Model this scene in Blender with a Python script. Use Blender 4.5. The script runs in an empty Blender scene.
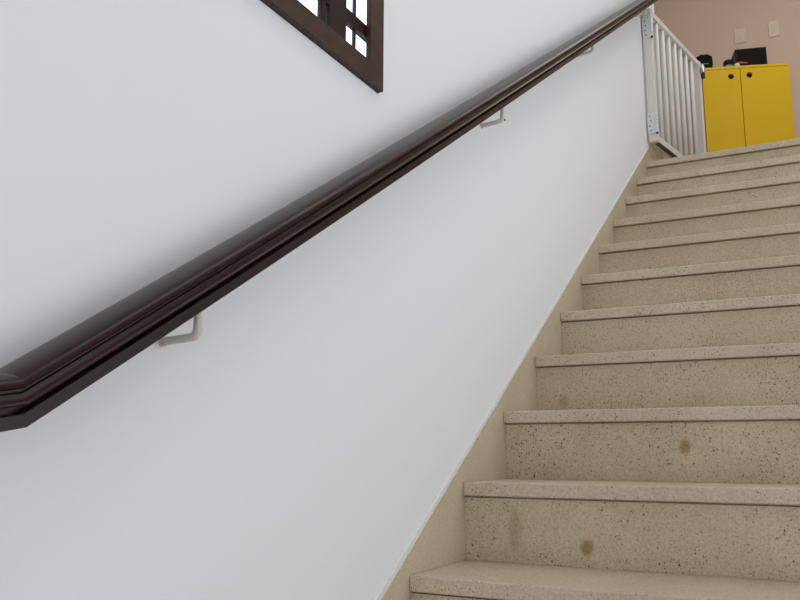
import bpy, bmesh, math, random
from mathutils import Vector, Matrix
random.seed(7)
S = bpy.context.scene
COL = S.collection

# ------------------------------------------------------------------ sizes
H, T = 0.175, 0.2723          # riser height, tread depth
NT, OV = 0.0315, 0.012        # nosing thickness, overhang
STEPS = 11
WX = -0.008                   # face of the white wall (skirting stands 8 mm proud)
SW = 1.30                     # stair width
LZ = STEPS * H                # landing level
FZ = -5 * H                   # lower floor level
K = H / T
WEND = 3.56                  # the white wall ends here
BACK = 5.62                   # beige wall beyond the landing
CEIL = 4.70
FRONT = -4.0

# ------------------------------------------------------------------ materials
def new_mat(name):
    m = bpy.data.materials.new(name); m.use_nodes = True
    nt = m.node_tree
    return m, nt, nt.nodes['Principled BSDF']

def plain(name, col, rough=.5, metal=0., spec=.5, coat=0., bump=0., bscale=60., var=0., vscale=4.):
    m, nt, b = new_mat(name)
    b.inputs['Base Color'].default_value = (*col, 1)
    b.inputs['Roughness'].default_value = rough
    b.inputs['Metallic'].default_value = metal
    b.inputs['Specular IOR Level'].default_value = spec
    b.inputs['Coat Weight'].default_value = coat
    b.inputs['Coat Roughness'].default_value = .12
    tc = nt.nodes.new('ShaderNodeTexCoord')
    if var:
        n = nt.nodes.new('ShaderNodeTexNoise'); n.inputs['Scale'].default_value = vscale
        n.inputs['Detail'].default_value = 4
        r = nt.nodes.new('ShaderNodeValToRGB')
        r.color_ramp.elements[0].position = .3; r.color_ramp.elements[1].position = .7
        r.color_ramp.elements[0].color = (*[c * (1 - var) for c in col], 1)
        r.color_ramp.elements[1].color = (*[min(1, c * (1 + var)) for c in col], 1)
        nt.links.new(tc.outputs['Object'], n.inputs['Vector'])
        nt.links.new(n.outputs['Fac'], r.inputs['Fac'])
        nt.links.new(r.outputs['Color'], b.inputs['Base Color'])
    if bump:
        n = nt.nodes.new('ShaderNodeTexNoise'); n.inputs['Scale'].default_value = bscale
        n.inputs['Detail'].default_value = 3
        bp = nt.nodes.new('ShaderNodeBump'); bp.inputs['Strength'].default_value = bump
        bp.inputs['Distance'].default_value = .004
        nt.links.new(tc.outputs['Object'], n.inputs['Vector'])
        nt.links.new(n.outputs['Fac'], bp.inputs['Height'])
        nt.links.new(bp.outputs['Normal'], b.inputs['Normal'])
    return m

def terrazzo(name, base, warm, dots=1.0, rough=.55, stains=()):
    """cast terrazzo: mottled beige cement, dark and pale stone chips, a few brown stains"""
    m, nt, b = new_mat(name)
    N, L = nt.nodes, nt.links
    tc = N.new('ShaderNodeTexCoord')
    co = tc.outputs['Object']
    n1 = N.new('ShaderNodeTexNoise'); n1.inputs['Scale'].default_value = 3.2; n1.inputs['Detail'].default_value = 6
    n1.inputs['Roughness'].default_value = .65
    L.new(co, n1.inputs['Vector'])
    r1 = N.new('ShaderNodeValToRGB')
    r1.color_ramp.elements[0].position = .36; r1.color_ramp.elements[0].color = (*warm, 1)
    r1.color_ramp.elements[1].position = .62; r1.color_ramp.elements[1].color = (*base, 1)
    L.new(n1.outputs['Fac'], r1.inputs['Fac'])
    col = r1.outputs['Color']
    # fine grain
    n2 = N.new('ShaderNodeTexNoise'); n2.inputs['Scale'].default_value = 190; n2.inputs['Detail'].default_value = 2
    L.new(co, n2.inputs['Vector'])
    r2 = N.new('ShaderNodeMapRange'); r2.inputs[1].default_value = .3; r2.inputs[2].default_value = .7
    r2.inputs[3].default_value = .86; r2.inputs[4].default_value = 1.12
    L.new(n2.outputs['Fac'], r2.inputs[0])
    mx = N.new('ShaderNodeMix'); mx.data_type = 'RGBA'; mx.blend_type = 'MULTIPLY'; mx.inputs[0].default_value = 1
    L.new(col, mx.inputs[6]); L.new(r2.outputs[0], mx.inputs[7]); col = mx.outputs[2]
    # stone chips at two sizes; a noise thins them out in places
    def chips(scale, size, keep, colour, amount, col):
        v = N.new('ShaderNodeTexVoronoi'); v.inputs['Scale'].default_value = scale
        wob = N.new('ShaderNodeTexNoise'); wob.inputs['Scale'].default_value = scale * 1.6
        ad = N.new('ShaderNodeVectorMath'); ad.operation = 'MULTIPLY_ADD'
        L.new(co, wob.inputs['Vector']); L.new(wob.outputs['Color'], ad.inputs[0])
        ad.inputs[1].default_value = (1.05 / scale,) * 3; L.new(co, ad.inputs[2])
        L.new(ad.outputs[0], v.inputs['Vector'])
        sep = N.new('ShaderNodeSeparateColor'); L.new(v.outputs['Color'], sep.inputs[0])
        # random size threshold per cell
        th = N.new('ShaderNodeMapRange'); th.inputs[3].default_value = size * .35; th.inputs[4].default_value = size
        L.new(sep.outputs[1], th.inputs[0])
        lt = N.new('ShaderNodeMath'); lt.operation = 'LESS_THAN'
        L.new(v.outputs['Distance'], lt.inputs[0]); L.new(th.outputs[0], lt.inputs[1])
        kp = N.new('ShaderNodeMath'); kp.operation = 'LESS_THAN'; kp.inputs[1].default_value = keep
        L.new(sep.outputs[0], kp.inputs[0])
        mu = N.new('ShaderNodeMath'); mu.operation = 'MULTIPLY'
        L.new(lt.outputs[0], mu.inputs[0]); L.new(kp.outputs[0], mu.inputs[1])
        den = N.new('ShaderNodeTexNoise'); den.inputs['Scale'].default_value = 5
        L.new(co, den.inputs['Vector'])
        dr = N.new('ShaderNodeMapRange'); dr.inputs[1].default_value = .38; dr.inputs[2].default_value = .58
        dr.inputs[3].default_value = .4; dr.inputs[4].default_value = 1
        L.new(den.outputs['Fac'], dr.inputs[0])
        m2 = N.new('ShaderNodeMath'); m2.operation = 'MULTIPLY'
        L.new(mu.outputs[0], m2.inputs[0]); L.new(dr.outputs[0], m2.inputs[1])
        m3 = N.new('ShaderNodeMath'); m3.operation = 'MULTIPLY'; m3.inputs[1].default_value = amount
        L.new(m2.outputs[0], m3.inputs[0])
        q = N.new('ShaderNodeMix'); q.data_type = 'RGBA'
        L.new(m3.outputs[0], q.inputs[0]); L.new(col, q.inputs[6]); q.inputs[7].default_value = (*colour, 1)
        return q.outputs[2]
    col = chips(150, .34, .36 * dots, (.040, .022, .012), .95, col)
    col = chips(250, .38, .36 * dots, (.12, .075, .045), .85, col)
    col = chips(150, .30, .10 * dots, (.70, .66, .58), .4, col)
    for (p, r, stretch, amt) in stains:
        s = N.new('ShaderNodeVectorMath'); s.operation = 'SUBTRACT'; s.inputs[1].default_value = p
        wob = N.new('ShaderNodeTexNoise'); wob.inputs['Scale'].default_value = 45
        L.new(co, wob.inputs['Vector'])
        ad = N.new('ShaderNodeVectorMath'); ad.operation = 'MULTIPLY_ADD'
        L.new(wob.outputs['Color'], ad.inputs[0]); ad.inputs[1].default_value = (.014,) * 3
        L.new(co, ad.inputs[2]); L.new(ad.outputs[0], s.inputs[0])
        sc = N.new('ShaderNodeVectorMath'); sc.operation = 'MULTIPLY'; sc.inputs[1].default_value = stretch
        L.new(s.outputs[0], sc.inputs[0])
        ln = N.new('ShaderNodeVectorMath'); ln.operation = 'LENGTH'; L.new(sc.outputs[0], ln.inputs[0])
        sy = N.new('ShaderNodeSeparateXYZ'); L.new(co, sy.inputs[0])
        dy = N.new('ShaderNodeMath'); dy.operation = 'COMPARE'; dy.inputs[1].default_value = p[1]; dy.inputs[2].default_value = .08
        L.new(sy.outputs[1], dy.inputs[0])
        mr = N.new('ShaderNodeMapRange'); mr.interpolation_type = 'SMOOTHSTEP'
        mr.inputs[1].default_value = r; mr.inputs[2].default_value = r * .35
        mr.inputs[3].default_value = 0; mr.inputs[4].default_value = amt
        L.new(ln.outputs['Value'], mr.inputs[0])
        on = N.new('ShaderNodeMath'); on.operation = 'MULTIPLY'; L.new(mr.outputs[0], on.inputs[0]); L.new(dy.outputs[0], on.inputs[1])
        q = N.new('ShaderNodeMix'); q.data_type = 'RGBA'
        L.new(on.outputs[0], q.inputs[0]); L.new(col, q.inputs[6]); q.inputs[7].default_value = (.25, .135, .03, 1)
        col = q.outputs[2]
    L.new(col, b.inputs['Base Color'])
    b.inputs['Roughness'].default_value = rough
    bp = N.new('ShaderNodeBump'); bp.inputs['Strength'].default_value = .15; bp.inputs['Distance'].default_value = .002
    L.new(n2.outputs['Fac'], bp.inputs['Height']); L.new(bp.outputs['Normal'], b.inputs['Normal'])
    return m

def wood(name, c0, c1, rough=.3, coat=.4, axis=(22, 1.2, 22), spec=.5, tilt=0.):
    m, nt, b = new_mat(name); N, L = nt.nodes, nt.links
    tc = N.new('ShaderNodeTexCoord'); mp = N.new('ShaderNodeMapping')
    mp.vector_type = 'TEXTURE'; mp.inputs['Rotation'].default_value = (tilt, 0, 0)
    mp.inputs['Scale'].default_value = [1 / a for a in axis]
    L.new(tc.outputs['Object'], mp.inputs['Vector'])
    n = N.new('ShaderNodeTexNoise'); n.inputs['Scale'].default_value = 6; n.inputs['Detail'].default_value = 5
    L.new(mp.outputs[0], n.inputs['Vector'])
    r = N.new('ShaderNodeValToRGB')
    r.color_ramp.elements[0].position = .3; r.color_ramp.elements[0].color = (*c0, 1)
    r.color_ramp.elements[1].position = .72; r.color_ramp.elements[1].color = (*c1, 1)
    L.new(n.outputs['Fac'], r.inputs['Fac']); L.new(r.outputs['Color'], b.inputs['Base Color'])
    b.inputs['Roughness'].default_value = rough
    b.inputs['Coat Weight'].default_value = coat; b.inputs['Coat Roughness'].default_value = .18
    b.inputs['Specular IOR Level'].default_value = spec
    return m

M = {}
M['wall'] = plain('white_wall_paint', (.795, .809, .829), .75, bump=.05, bscale=140)
M['beige'] = plain('beige_wall_paint', (.69, .525, .405), .8, bump=.05, bscale=120)
M['ceil'] = plain('ceiling_paint', (.82, .82, .80), .85, bump=.03)
M['terrazzo'] = terrazzo('terrazzo', (.555, .452, .318), (.485, .382, .255), stains=[
    ((.290, 2*T + OV, H + .047), .021, (1, 0, .85), .8),
    ((.128, 2*T + OV, H + .077), .042, (1.8, 0, .6), .35),
    ((.460, 3*T + OV, 2*H + .089), .018, (1, 0, .75), .7),
    ((.088, 4*T + OV, 3*H + .045), .026, (1.3, 0, .8), .35)])
M['tread'] = terrazzo('terrazzo_treads', (.575, .482, .355), (.51, .415, .29), dots=.7, rough=.5)
M['skirt'] = terrazzo('terrazzo_skirting', (.555, .475, .352), (.47, .39, .28), dots=.2)
M['grout'] = plain('skirting_edge_filler', (.74, .71, .64), .7, bump=.1, bscale=90)
M['floor'] = terrazzo('terrazzo_floor', (.48, .42, .33), (.40, .33, .25), dots=.8, rough=.4)
M['rail'] = wood('dark_varnished_wood', (.014, .0055, .0058), (.032, .0115, .0105), rough=.32, coat=0, spec=.18, tilt=math.atan2(H, T))
M['casing'] = wood('dark_window_wood', (.034, .016, .012), (.062, .028, .021), rough=.5, coat=0, axis=(8, 3, 8), spec=.3)
M['sash'] = wood('sash_wood_backlit', (.014, .0042, .0042), (.026, .008, .0075), rough=.5, coat=0, axis=(8, 8, 3), spec=.2)  # backlit darkness of the sash and bars is put into this colour
M['bracket'] = plain('cream_painted_metal', (.62, .57, .51), .45, bump=.08, bscale=200)
M['gate'] = plain('white_gate_enamel', (.68, .66, .63), .35, var=.03, vscale=3)
M['channel'] = plain('channel_shade_brown', (.11, .09, .07), .7, bump=.05)  # shade under the gate's bottom rail, as a flat colour
M['hinge'] = plain('hinge_plastic', (.72, .73, .74), .4, bump=.02)
M['screw'] = plain('dark_screw_metal', (.03, .03, .03), .5, bump=.05)
M['chrome'] = plain('chrome', (.75, .75, .75), .15, metal=1., bump=.01)
M['yellow'] = plain('yellow_lacquer', (.72, .45, .006), .5, spec=.25, var=.03, vscale=2)
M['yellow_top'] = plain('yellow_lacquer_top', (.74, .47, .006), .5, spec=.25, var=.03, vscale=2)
M['dark'] = plain('hole_shade_dark', (.012, .011, .011), .9, bump=.02)  # painted shade for the cabinet's door holes
M['black'] = plain('black_fabric', (.006, .007, .006), .8, spec=.1, bump=.3, bscale=400)
M['blackp'] = plain('black_plastic', (.007, .006, .006), .42, spec=.2, bump=.02)
M['screen'] = plain('dark_grille_cloth', (.009, .007, .007), .7, spec=.1, bump=.3, bscale=700)
M['grey'] = plain('grey_plastic', (.30, .30, .30), .4, bump=.02)
M['red'] = plain('red_plastic', (.55, .03, .03), .4, bump=.02)
M['whitep'] = plain('white_plastic', (.78, .76, .72), .4, bump=.01)
M['plate'] = plain('ivory_plate_plastic', (.70, .58, .46), .4, bump=.01)
M['iron'] = plain('dark_iron', (.012, .010, .012), .5, bump=.05)
def glass():
    m = bpy.data.materials.new('window_glass'); m.use_nodes = True
    nt = m.node_tree; nt.nodes.clear()
    o = nt.nodes.new('ShaderNodeOutputMaterial'); g = nt.nodes.new('ShaderNodeBsdfGlossy'); t = nt.nodes.new('ShaderNodeBsdfTransparent')
    g.inputs['Roughness'].default_value = .02; t.inputs['Color'].default_value = (.93, .96, .97, 1)
    mx = nt.nodes.new('ShaderNodeMixShader')
    mx.inputs[0].default_value = .05; nt.links.new(t.outputs[0], mx.inputs[1]); nt.links.new(g.outputs[0], mx.inputs[2])
    nt.links.new(mx.outputs[0], o.inputs[0])
    return m
M['glass'] = glass()

# ------------------------------------------------------------------ mesh helpers
def box(bm, lo, hi, mat=None):
    vs = [bm.verts.new((x, y, z)) for x in (lo[0], hi[0]) for y in (lo[1], hi[1]) for z in (lo[2], hi[2])]
    if mat is not None:
        for v in vs: v.co = mat @ v.co
    for f in ((0,1,3,2), (4,6,7,5), (0,4,5,1), (2,3,7,6), (0,2,6,4), (1,5,7,3)):
        bm.faces.new([vs[i] for i in f])
    return vs

def tube(bm, pts, r, seg=12, mat=None, flat=1.0):
    rings = []
    for i, p in enumerate(pts):
        p = Vector(p)
        a = Vector(pts[max(i-1, 0)]); c = Vector(pts[min(i+1, len(pts)-1)])
        d = (c - a).normalized()
        up = Vector((0, 1, 0)) if abs(d.y) < .9 else Vector((1, 0, 0))
        u = d.cross(up).normalized(); w = d.cross(u).normalized()
        rr = r[i] if isinstance(r, (list, tuple)) else r
        ring = []
        for k in range(seg):
            t = 2 * math.pi * k / seg
            q = p + u * rr * flat * math.cos(t) + w * rr * math.sin(t)
            ring.append(bm.verts.new(mat @ q if mat is not None else q))
        rings.append(ring)
    for a, c in zip(rings, rings[1:]):
        for k in range(seg):
            bm.faces.new((a[k], a[(k+1) % seg], c[(k+1) % seg], c[k]))
    bm.faces.new(rings[0]); bm.faces.new(rings[-1])

def prism(bm, poly, axis, a, c):
    """polygon (2-D) pushed along an axis: 'x' -> (y,z) polygon"""
    def mk(u, v, w):
        return {'x': (w, u, v), 'y': (u, w, v), 'z': (u, v, w)}[axis]
    A = [bm.verts.new(mk(u, v, a)) for u, v in poly]; B = [bm.verts.new(mk(u, v, c)) for u, v in poly]
    bm.faces.new(A); bm.faces.new(B)
    for i in range(len(poly)):
        j = (i + 1) % len(poly); bm.faces.new((A[i], A[j], B[j], B[i]))

def obj(name, bm, mat, parent=None, bevel=0., smooth=False, seg=2, loc=None, rot=None):
    bmesh.ops.remove_doubles(bm, verts=bm.verts, dist=1e-6)
    bmesh.ops.recalc_face_normals(bm, faces=bm.faces)
    me = bpy.data.meshes.new(name); bm.to_mesh(me); bm.free()
    o = bpy.data.objects.new(name, me); COL.objects.link(o)
    me.materials.append(mat)
    if smooth:
        for p in me.polygons: p.use_smooth = True
    if parent: o.parent = parent
    if loc: o.location = loc
    if rot: o.rotation_euler = rot
    if bevel:
        b = o.modifiers.new('bevel', 'BEVEL'); b.width = bevel; b.segments = seg; b.limit_method = 'ANGLE'
        b.angle_limit = math.radians(40)
    return o

def thing(name, label, cat, loc=(0, 0, 0), rotz=0., group=None):
    o = bpy.data.objects.new(name, None); COL.objects.link(o)
    o.empty_display_size = .1; o.location = loc; o.rotation_euler = (0, 0, rotz)
    o['label'] = label; o['category'] = cat
    if group: o['group'] = group
    return o

def struct(name, bm, mat, parent=None, **k):
    o = obj(name, bm, mat, parent, **k)
    if parent is None: o['kind'] = 'structure'
    return o

# ------------------------------------------------------------------ the room
WIN = (-.95, .125, 1.176, 2.42)              # opening of window_1: y0, y1, z0, z1
def holed_wall(x0, x1, y0, y1, z0, z1, hole, splay):
    """wall with an opening that widens towards the outside (x0)"""
    bm = bmesh.new()
    out = (hole[0] - splay, hole[1] + splay, hole[2], hole[3] + splay)
    for x, h in ((x0, out), (x1, hole)):
        ys = [y0, h[0], h[1], y1]; zs = [z0, h[2], h[3], z1]
        for i in range(3):
            for j in range(3):
                if i == 1 and j == 1: continue
                bm.faces.new([bm.verts.new((x, a, b)) for a, b in
                              ((ys[i], zs[j]), (ys[i+1], zs[j]), (ys[i+1], zs[j+1]), (ys[i], zs[j+1]))])
    xm = x1 - .007
    def ring(xa, ha, xb, hb):
        ca = [(ha[0], ha[2]), (ha[1], ha[2]), (ha[1], ha[3]), (ha[0], ha[3])]
        cb = [(hb[0], hb[2]), (hb[1], hb[2]), (hb[1], hb[3]), (hb[0], hb[3])]
        for i in range(4):
            j = (i + 1) % 4
            bm.faces.new([bm.verts.new(q) for q in ((xa, *ca[i]), (xa, *ca[j]), (xb, *cb[j]), (xb, *cb[i]))])
    ring(x0, (y0, y1, z0, z1), x1, (y0, y1, z0, z1)); ring(x1, hole, xm, hole); ring(xm, hole, x0, out)
    return bm
struct('wall_left', holed_wall(-.168, WX, FRONT, WEND, FZ - .02, CEIL, WIN, .46), M['wall'])

XR = 4.2                                     # the hall is open to the right of the stairs
def wall_gap(name, axis, pos, thick, a0, a1, z0, z1, gap, mat):
    """straight wall with one rectangular window gap"""
    bm = bmesh.new()
    for (p, q), (r, t) in (((a0, gap[0]), (z0, z1)), ((gap[1], a1), (z0, z1)), ((gap[0], gap[1]), (z0, gap[2])), ((gap[0], gap[1]), (gap[3], z1))):
        if axis == 'y': box(bm, (p, pos - thick, r), (q, pos, t))
        else: box(bm, (pos, p, r), (pos + thick, q, t))
    struct(name, bm, mat)
def plain_window(name, axis, pos, gap):
    bm = bmesh.new(); w = .06
    a0, a1, z0, z1 = gap
    mid = [a0 + (a1 - a0) * k / 3 for k in (1, 2)]
    for (p, q), (r, t) in [((a0, a1), (z0, z0 + w)), ((a0, a1), (z1 - w, z1)), ((a0, a0 + w), (z0 + w, z1 - w)), ((a1 - w, a1), (z0 + w, z1 - w))] + [((m - .025, m + .025), (z0 + w, z1 - w)) for m in mid]:
        if axis == 'y': box(bm, (p, pos - .10, r), (q, pos - .05, t))
        else: box(bm, (pos + .05, p, r), (pos + .10, q, t))
    struct(name, bm, M['casing'])
FWIN = (.35, 3.6, -.60, 1.50)                # hall window in the outer wall
RWIN = (-.6, 3.0, -.30, 1.90)               # unseen window added in the right wall to light the stairs from the side
wall_gap('wall_front', 'y', FRONT, .14, -.168, XR, FZ - .02, CEIL, FWIN, M['wall'])
wall_gap('wall_right', 'x', XR, .14, FRONT - .14, BACK + .12, FZ - .02, CEIL, RWIN, M['wall'])
plain_window('window_2', 'y', FRONT, FWIN); plain_window('window_added_right', 'x', XR, RWIN)
bm = bmesh.new(); box(bm, (-1.0, BACK, LZ - .1), (XR - .002, BACK + .12, CEIL)); struct('wall_back', bm, M['beige'])
bm = bmesh.new(); box(bm, (-1.12, WEND - .16, LZ - .1), (-1.0, BACK + .12, CEIL)); struct('wall_landing_left', bm, M['beige'])
bm = bmesh.new(); box(bm, (-1.0, WEND - .16, LZ), (-.17, WEND, CEIL)); struct('wall_landing_near', bm, M['beige'])
bm = bmesh.new(); box(bm, (SW + .042, WEND, FZ), (XR - .002, WEND + .12, LZ - .102)); struct('wall_under_landing', bm, M['wall'])
bm = bmesh.new(); box(bm, (-1.12, FRONT - .14, CEIL), (XR + .14, BACK + .12, CEIL + .1)); struct('ceiling', bm, M['ceil'])
YE = WEND
bm = bmesh.new(); box(bm, (-1.0, YE, LZ - .1), (XR - .002, BACK, LZ)); 
struct('floor', bm, M['floor'])
bm = bmesh.new(); box(bm, (-.008, FRONT, FZ - .1), (XR - .002, WEND, FZ)); struct('floor_lower', bm, M['floor'])

# skirting against the left wall: follows the pitch of the stairs, its edge filled with pale filler
OFF = .040
ztop = LZ + .225
ytop = (ztop - OFF) / K
y0 = -4*T - .16
bm = bmesh.new()
prism(bm, [(y0, FZ), (y0, y0*K + OFF), (ytop, ztop), (WEND, ztop), (WEND, LZ - .12), (STEPS*T, LZ - .35), (-3*T, FZ)], 'x', WX, -.0003)
struct('baseboard_left', bm, M['skirt'])
bm = bmesh.new()
c = .0095
prism(bm, [(y0, y0*K + OFF - .001), (ytop, ztop - .001), (WEND, ztop - .001), (WEND, ztop + .005), (ytop, ztop + .006), (y0, y0*K + OFF + c)], 'x', WX, -.0022)
struct('trim_1', bm, M['grout'])

# ------------------------------------------------------------------ window_1 in the left wall
def window():
    y0, y1, z0, z1 = WIN
    F = .004
    bm = bmesh.new()            # casing: mitred flat frame, a little proud of the wall
    ou, iu = (.141, 1.1475), (.089, 1.190)
    out = [(y0 - .037, ou[1]), ou, (ou[0], z1 + .037), (y0 - .037, z1 + .037)]
    inn = [(y0 + .015, iu[1]), iu, (iu[0], z1 - .015), (y0 + .015, z1 - .015)]
    for i in range(4):
        j = (i + 1) % 4
        q = [out[i], out[j], inn[j], inn[i]]
        A = [bm.verts.new((WX, *p)) for p in q]
        B = [bm.verts.new((F, *p)) for p in q]
        bm.faces.new(A); bm.faces.new(B)
        for a in range(4):
            b = (a + 1) % 4; bm.faces.new((A[a], A[b], B[b], B[a]))
    root = struct('window_1', bm, M['casing'], bevel=.002)
    bm = bmesh.new()            # slim sash frame just behind the casing
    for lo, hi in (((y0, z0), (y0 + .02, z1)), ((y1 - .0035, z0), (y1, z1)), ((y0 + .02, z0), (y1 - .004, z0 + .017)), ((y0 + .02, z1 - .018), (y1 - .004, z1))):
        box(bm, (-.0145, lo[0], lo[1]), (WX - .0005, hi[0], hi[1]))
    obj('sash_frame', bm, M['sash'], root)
    bm = bmesh.new(); box(bm, (-.0132, y0 + .02, z0 + .017), (-.0117, y1 - .0035, z1 - .018)); obj('pane', bm, M['glass'], root)
    k = 0
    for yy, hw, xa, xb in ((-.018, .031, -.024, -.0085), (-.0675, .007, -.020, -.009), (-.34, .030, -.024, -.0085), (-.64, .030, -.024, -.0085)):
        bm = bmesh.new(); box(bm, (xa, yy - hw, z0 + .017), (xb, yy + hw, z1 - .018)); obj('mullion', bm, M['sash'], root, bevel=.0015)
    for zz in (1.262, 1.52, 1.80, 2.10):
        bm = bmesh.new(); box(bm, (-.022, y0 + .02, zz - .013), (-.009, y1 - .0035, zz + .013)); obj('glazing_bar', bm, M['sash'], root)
    for yy in (.0585, -.19, -.26, -.42, -.50, -.58):   # thin iron guard bars against the glass
        bm = bmesh.new(); tube(bm, [(-.019, yy, z0 + .012), (-.019, yy, z1 - .012)], .0042, 10)
        obj('guard_bar', bm, M['iron'], root)
    bm = bmesh.new(); tube(bm, [(-.010, -.03, 1.318), (.004, -.03, 1.318)], .006, 12); tube(bm, [(.003, -.03, 1.322), (.003, -.03, 1.40)], .005, 10)
    obj('handle', bm, M['chrome'], root, smooth=True)
window()

# ------------------------------------------------------------------ the staircase
st = thing('staircase', 'flight of speckled beige terrazzo steps climbing along the white wall', 'stairs', (0, -4*T, FZ))
st_inv = Matrix.Translation((0, 4*T, -FZ))
for i in range(-4, STEPS + 1):
    bm = bmesh.new()
    back = (i+1)*T + OV + .03 if i < STEPS else WEND - .001
    box(bm, (0, i*T, i*H - NT), (SW, back, i*H)); 
    o = obj('tread', bm, M['tread'], st, bevel=.0035, seg=3); o.matrix_parent_inverse = st_inv
    bm = bmesh.new(); box(bm, (0, i*T + OV, (i-1)*H + .0003), (SW, i*T + OV + .03, i*H - NT - .0038)); box(bm, (0, i*T + OV + .014, i*H - NT - .0037), (SW, i*T + OV + .03, i*H - NT - .0003))
    o = obj('riser', bm, M['terrazzo'], st); o.matrix_parent_inverse = st_inv

bm = bmesh.new()
prism(bm, [(-4*T, FZ), (-4*T, -4*H), (STEPS*T, LZ - .004), (WEND - .005, LZ - .004), (WEND - .005, FZ)], 'x', SW + .001, SW + .040)
o = obj('stringer', bm, M['wall'], st); o.matrix_parent_inverse = st_inv
# ------------------------------------------------------------------ handrail
D = Vector((0, T, H)).normalized(); NV = Vector((0, -D.z, D.y))
def N_at(s):   # underside of the rail above the line of the nosings: it bows down a few millimetres away from the mitre
    return .7376 + .0075 * math.exp(-1.3 * s)
def rail_z(y):
    z = y * K
    for _ in range(8): z = (N_at(y * D.y + z * D.z) - NV.y * y) / NV.z
    return z

half = [(.0215, 0), (.0225, .001), (.0225, .0132), (.0215, .0142), (.0090, .0144), (.0090, .0212), (.0300, .0218), (.0306, .0238),
        (.0288, .0258), (.0278, .0300), (.0282, .0340), (.0300, .0352), (.0275, .0358), (.0275, .0382), (.0312, .0388), (.0332, .0404),
        (.0340, .0428), (.0332, .0452), (.0306, .0480), (.0262, .0505), (.0200, .0525), (.0110, .0541), (0, .0547)]
CX = .058
prof = [(CX + a, b) for a, b in half] + [(CX - a, b) for a, b in reversed(half[:-1])]
A1 = math.atan2(D.z, D.y); A0 = math.radians(10.7)
yb = -.709
zb = rail_z(yb)                             # underside of the rail at the mitre
am = (A1 + A0) / 2
def rail_part(y_from_mitre, y_end, ang):
    # sweep; the mitre end lies in the bisecting plane, the other end is square
    bm = bmesh.new()
    d = Vector((0, math.cos(ang), math.sin(ang))); n = Vector((0, -math.sin(ang), math.cos(ang)))
    P = Vector((0, yb, zb)); bis = Vector((0, math.cos(am), math.sin(am)))
    e = (y_end - yb) / d.y
    rings = [[]]
    for x, h in prof:
        q = P + Vector((x, 0, 0)) + n * h
        rings[0].append(bm.verts.new(q - d * ((q - P).dot(bis) / d.dot(bis))))
    s0 = P.dot(D)
    for k in range(1, 25):
        t = e * (k / 24) ** 1.5
        if ang == A1: off = N_at(s0 + t) - N_at(s0)
        else: off = 0
        rings.append([bm.verts.new(P + Vector((x, 0, 0)) + n * (h + off) + d * t) for x, h in prof])
    bm.faces.new(rings[0]); bm.faces.new(rings[-1])
    for a, c in zip(rings, rings[1:]):
        for i in range(len(prof)):
            j = (i + 1) % len(prof); bm.faces.new((a[i], a[j], c[j], c[i]))
    return bm
hr = thing('handrail', 'dark brown varnished wooden handrail running up the white wall', 'handrail', (CX, yb, zb))
hinv = Matrix.Translation((-CX, -yb, -zb))
def shade(o):
    for p in o.data.polygons: p.use_smooth = True
    m = o.modifiers.new('split', 'EDGE_SPLIT'); m.split_angle = math.radians(32)
o = obj('rail', rail_part(0, 3.34, A1), M['rail'], hr); o.matrix_parent_inverse = hinv; shade(o)
o = obj('lower_rail', rail_part(0, -1.9, A0), M['rail'], hr); o.matrix_parent_inverse = hinv; shade(o)
o['label'] = 'short shallower length of rail beyond the mitre joint'
for yk, drop in ((-.440, .043), (.712, .048), (1.735, .036), (2.930, .036)):
    zz = rail_z(yk)
    zl = zz - drop
    b = bpy.data.objects.new('bracket', None); COL.objects.link(b); b.parent = hr; b.location = (0, yk - yb, zl - zb); b.empty_display_size = .05
    bm = bmesh.new()
    pts = [(WX, 0, -.003), (.030, 0, -.001), (.042, 0, 0)]
    for k in range(1, 6):
        t = math.pi/2 * k / 6
        pts.append((.042 + .010*math.sin(t), 0, .010 - .010*math.cos(t)))
    pts += [(.0525, -.001, .016), (.0535, -.003, drop * .66), (.0545, -.005, drop + .004)]
    rr = [.0056]*3 + [.0062]*5 + [.0056, .005, .005]
    tube(bm, [(p[0] - CX, p[1], p[2]) for p in pts], rr, 16)
    obj('arm', bm, M['bracket'], b, smooth=True)
    bm = bmesh.new(); tube(bm, [(WX - CX, 0, -.003), (WX - CX + .003, 0, -.003)], .0075, 24)
    obj('wall_flange', bm, M['bracket'], b)
    bm = bmesh.new(); tube(bm, [(-.002, .004, .004), (-.0012, .0078, .004)], .0024, 10)
    if yk == .712: obj('screw', bm, M['screw'], b)
    else: bm.free()

# ------------------------------------------------------------------ white safety gate, open onto the landing
GH = Vector((.026, 3.10, LZ)); GE = Vector((.178, 3.905, LZ))
gl = (GE - GH).length
g = thing('safety_gate', 'white barred safety gate standing open at the top of the stairs', 'gate', GH, math.atan2(GE.y - GH.y, GE.x - GH.x))
Z0, Z1 = .142, .915
tk = .022
bm = bmesh.new(); box(bm, (0, -tk, Z0), (.034, tk, Z1)); obj('stile', bm, M['gate'], g, bevel=.003)
bm = bmesh.new(); box(bm, (gl - .034, -tk, Z0), (gl, tk, Z1)); obj('stile', bm, M['gate'], g, bevel=.003)
bm = bmesh.new(); box(bm, (.034, -tk*.8, Z1 - .032), (gl - .034, tk*.8, Z1)); obj('top_rail', bm, M['gate'], g, bevel=.003)
bm = bmesh.new()    # bottom rail: a channel open underneath
prism(bm, [(-tk, Z0), (-tk + .003, Z0), (-tk + .003, Z0 + .030), (tk - .003, Z0 + .030), (tk - .003, Z0), (tk, Z0), (tk, Z0 + .033), (-tk, Z0 + .033)], 'x', .034, gl - .034)
br = obj('bottom_rail', bm, M['gate'], g)
bm = bmesh.new(); box(bm, (.040, -tk + .0035, Z0 + .012), (gl - .040, tk - .0035, Z0 + .0295)); obj('channel_shade', bm, M['channel'], br)  # dark strip standing in for the shade inside the channel
NB = 7
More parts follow.
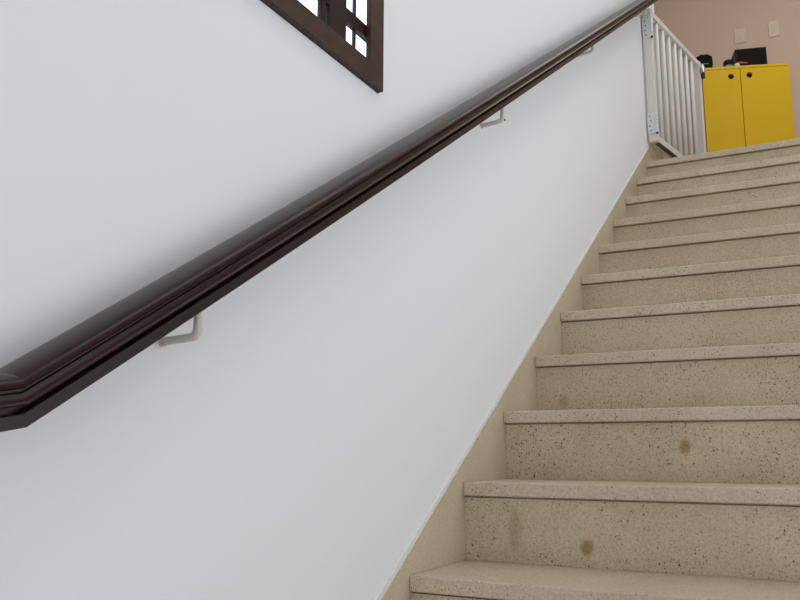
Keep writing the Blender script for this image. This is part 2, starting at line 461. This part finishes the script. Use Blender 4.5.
for k in range(NB):
    xx = .034 + (gl - .068) * (k + 1) / (NB + 1)
    bm = bmesh.new(); tube(bm, [(xx, 0, Z0 + .03), (xx, 0, Z1 - .03)], .0135, 16)
    obj('bar', bm, M['gate'], g, smooth=True)
for zc in (.245, .80):
    bm = bmesh.new()
    box(bm, (-.006, -tk - .002, zc - .058), (.0, tk + .002, zc + .058))
    for k in range(5): tube(bm, [(-.008, -tk - .004, zc - .058 + .0235*k), (-.008, -tk - .004, zc - .038 + .0235*k)], .006, 12)
    h = obj('hinge', bm, M['hinge'], g)
    for k in range(4):
        bm = bmesh.new(); tube(bm, [(-.006, .006 + .006*(k % 2), zc - .042 + .028*k), (-.0085, .006 + .006*(k % 2), zc - .042 + .028*k)], .0035, 10)
        obj('screw', bm, M['screw'], h)
    bm = bmesh.new(); tube(bm, [(-.008, -tk - .004, zc - .066), (-.008, -tk - .004, zc - .058)], .007, 10); obj('pin_cap', bm, M['screw'], h)
bm = bmesh.new(); box(bm, (gl - .036, -tk - .026, Z1 - .085), (gl + .004, -tk - .0003, Z1 - .040)); tube(bm, [(gl - .016, -tk - .013, Z1 - .040), (gl - .016, -tk - .013, Z1 - .026)], .010, 14)
l = obj('latch', bm, M['chrome'], g, bevel=.003)
bm = bmesh.new(); box(bm, (gl - .022, -tk - .022, Z1 - .112), (gl + .006, -tk - .002, Z1 - .0852)); obj('latch_knob', bm, M['screw'], l, bevel=.003)

# ------------------------------------------------------------------ yellow cabinet
CH = 1.26
CA = Vector((.112, 4.734, LZ)); CB = Vector((.674, 4.926, LZ))     # front bottom corners
cw = (CB - CA).length
cab = thing('yellow_cabinet', 'yellow two-door cabinet with round finger holes on the upper landing', 'cabinet', CA, math.atan2(CB.y - CA.y, CB.x - CA.x))
cd = .36
bm = bmesh.new()
box(bm, (0, .018, .06), (.016, cd, CH - .02)); box(bm, (cw - .016, .018, .06), (cw, cd, CH - .02)); box(bm, (.016, cd - .008, .06), (cw - .016, cd, CH - .02)); box(bm, (.016, .018, .06), (cw - .016, cd - .008, .076))
obj('body', bm, M['yellow'], cab)
bm = bmesh.new(); box(bm, (0, .0, CH - .019), (cw, cd, CH)); obj('top', bm, M['yellow_top'], cab, bevel=.002)
bm = bmesh.new(); box(bm, (.012, .035, 0), (cw - .012, cd - .01, .06)); obj('plinth', bm, M['yellow'], cab)
bm = bmesh.new(); box(bm, (.016, .05, .62), (cw - .016, cd - .008, .636)); obj('shelf', bm, M['yellow'], cab)
def door(xa, xb, hx, hz, r):
    bm = bmesh.new()
    za, zb = .066, CH - .0225
    O = [bm.verts.new((x, 0, z)) for x, z in ((xa, za), (xb, za), (xb, zb), (xa, zb))]
    n = 32
    I = [bm.verts.new((hx + r*math.cos(2*math.pi*k/n), 0, hz + r*math.sin(2*math.pi*k/n))) for k in range(n)]
    es = [bm.edges.new((O[k], O[(k+1) % 4])) for k in range(4)] + [bm.edges.new((I[k], I[(k+1) % n])) for k in range(n)]
    bmesh.ops.triangle_fill(bm, use_beauty=True, edges=es)
    fs = [f for f in bm.faces]
    ex = bmesh.ops.extrude_face_region(bm, geom=fs)
    bmesh.ops.translate(bm, vec=(0, .0175, 0), verts=[v for v in ex['geom'] if isinstance(v, bmesh.types.BMVert)])
    d = obj('door', bm, M['yellow'], cab)
    bm = bmesh.new(); tube(bm, [(hx, .0145, hz), (hx, .0165, hz)], r, 32); o = obj('hole_shade', bm, M['dark'], d)  # dark disc set in the hole to stand for the shade inside
gap = .0022
door(0, cw*.440 - gap, cw*.330, CH - .079, .0205); door(cw*.440 + gap, cw, cw*.543, CH - .075, .0205)

CMX = cab.matrix_basis
def on_top(u, v):   # point on the cabinet's top board: u along the front from the left, v back from the front
    a = math.atan2(CB.y - CA.y, CB.x - CA.x)
    return (CA.x + u*math.cos(a) - v*math.sin(a), CA.y + u*math.sin(a) + v*math.cos(a), LZ + CH), a

# things on the cabinet
def hull_mesh(pts):
    bm = bmesh.new()
    for p in pts: bm.verts.new(p)
    bmesh.ops.convex_hull(bm, input=bm.verts)
    return bm
loc, a = on_top(.005, .10)
bag = thing('black_pouch', 'lumpy black zipped pouch on the left end of the yellow cabinet', 'bag', loc, a)
pts = []
for yy, s in ((-.045, .96), (-.02, 1.0), (.045, 1.0), (.07, .93)):
    for (x, z) in ((-.045, .03), (-.058, .075), (-.035, .105), (-.005, .128), (.040, .130), (.068, .112), (.072, .06), (.066, .0), (-.03, .0)):
        pts.append((.012 + (x*1.18 - .007)*s, yy, z*s*1.06))
o = obj('pouch_body', hull_mesh(pts), M['black'], bag, bevel=.006, smooth=True, seg=3)
bm = bmesh.new(); tube(bm, [(-.02, -.0505, .052), (.02, -.052, .055), (.055, -.050, .054)], .0022, 8); obj('zip', bm, M['grey'], bag)
bm = bmesh.new(); tube(bm, [(-.045, .0, .095), (-.02, 0, .128), (.02, 0, .139), (.05, 0, .132), (.066, 0, .108)], .005, 8); obj('carry_handle', bm, M['black'], bag, smooth=True)

loc, a = on_top(.197, .05)
cam_ = thing('black_round_jar', 'small round black pot with pale base beside the black box', 'pot', loc, a)
bm = bmesh.new(); tube(bm, [(0, 0, 0), (0, 0, .018), (0, 0, .022)], [.032, .034, .033], 28); obj('base', bm, M['grey'], cam_, smooth=False)
bm = bmesh.new()
tube(bm, [(0, 0, .022), (0, 0, .045), (0, 0, .060), (0, 0, .068), (0, 0, .071)], [.034, .036, .033, .024, .012], 28); obj('lid', bm, M['blackp'], cam_, smooth=True)

loc, a = on_top(.298, .085)
bx = thing('black_box', 'black rectangular box standing on the yellow cabinet', 'box', loc, a - .06)
bm = bmesh.new(); box(bm, (-.045, -.02, 0), (.172, .13, .162)); obj('casing', bm, M['blackp'], bx, bevel=.004)
bm = bmesh.new(); box(bm, (-.030, -.0225, .012), (.164, -.020, .154)); obj('front_panel', bm, M['screen'], bx, bevel=.001)

loc, a = on_top(.250, .03)
tr = thing('red_white_trinket', 'tiny red and white trinket in front of the black box', 'trinket', loc, a)
bm = bmesh.new(); tube(bm, [(0, 0, 0), (0, 0, .012), (0, 0, .026), (0, 0, .030)], [.016, .020, .019, .012], 20); obj('base', bm, M['whitep'], tr, smooth=True)
bm = bmesh.new(); tube(bm, [(-.004, -.004, .030), (.02, -.006, .034), (.065, -.006, .030), (.075, -.006, .029)], [.007, .008, .0065, .003], 14); obj('red_tag', bm, M['red'], tr, smooth=True)

# ------------------------------------------------------------------ switch plates on the beige wall
def plate(x, z, w, h, label):
    t = thing('switch_plate', label, 'switch plate', (x, BACK, z), 0, 'switch plates on the beige wall')
    bm = bmesh.new(); box(bm, (-w/2, -.009, -h/2), (w/2, 0, h/2)); obj('plate', bm, M['plate'], t, bevel=.003)
    bm = bmesh.new(); box(bm, (-w*.17, -.013, -h*.22), (w*.17, -.009, h*.22)); obj('rocker', bm, M['plate'], t, bevel=.0015)
plate(.322, 3.806, .085, .122, 'ivory switch plate on the beige wall just above the black box')
plate(.577, 3.806, .078, .132, 'ivory switch plate on the beige wall above the right end of the cabinet')

# ------------------------------------------------------------------ light
w = bpy.data.worlds.new('World'); S.world = w; w.use_nodes = True
bg = w.node_tree.nodes['Background']; bg.inputs[0].default_value = (.90, .95, 1.0, 1); bg.inputs[1].default_value = 2.2
def area(name, loc, tgt, sx, sy, power, col):
    l = bpy.data.lights.new(name, 'AREA'); l.shape = 'RECTANGLE'; l.size = sx; l.size_y = sy; l.energy = power; l.color = col
    o = bpy.data.objects.new(name, l); COL.objects.link(o); o.location = loc
    o.rotation_euler = (Vector(tgt) - Vector(loc)).to_track_quat('-Z', 'Y').to_euler()
    return o
area('daylight_front_window', ((FWIN[0] + FWIN[1])/2, FRONT - .02, (FWIN[2] + FWIN[3])/2), ((FWIN[0] + FWIN[1])/2, 0, (FWIN[2] + FWIN[3])/2), FWIN[1] - FWIN[0], FWIN[3] - FWIN[2], 9, (.94, .975, 1.0))
area('right_side_fill', (XR + .02, (RWIN[0] + RWIN[1])/2, (RWIN[2] + RWIN[3])/2), (0, (RWIN[0] + RWIN[1])/2, (RWIN[2] + RWIN[3])/2), RWIN[1] - RWIN[0], RWIN[3] - RWIN[2], 28, (.92, .965, 1.0))  # fill light at the added right-hand window
area('landing_fill', (.9, 3.9, CEIL - .03), (.9, 3.9, 0), 1.4, 1.0, 14, (1.0, .97, .92))  # fill lamp added to brighten the landing; the ceiling has no opening
area('stair_overhead_fill', (1.5, .8, CEIL - .03), (1.5, .8, 0), 1.6, 2.6, 33, (1.0, .985, .96))  # overhead fill added to lighten the tread tops, under a closed ceiling

# ------------------------------------------------------------------ camera
cam = bpy.data.cameras.new('camera'); co = bpy.data.objects.new('camera', cam); COL.objects.link(co)
yaw, pitch, roll = .4819, .1843, .0045
f = Vector((-math.sin(yaw)*math.cos(pitch), math.cos(yaw)*math.cos(pitch), math.sin(pitch)))
r = f.cross(Vector((0, 0, 1))).normalized(); u = r.cross(f)
R2 = r*math.cos(roll) + u*math.sin(roll); U2 = -r*math.sin(roll) + u*math.cos(roll)
mw = Matrix((R2, U2, -f)).transposed().to_4x4(); mw.translation = (.7819, -1.2673, .4105)
co.matrix_world = mw
cam.sensor_width = 36; cam.lens = 831.05 / 800 * 36; cam.clip_start = .02
S.camera = co
S.view_settings.view_transform = 'Standard'; S.view_settings.look = 'None'; S.view_settings.gamma = 1
S.view_settings.use_curve_mapping = False
S.view_settings.exposure = 0.10
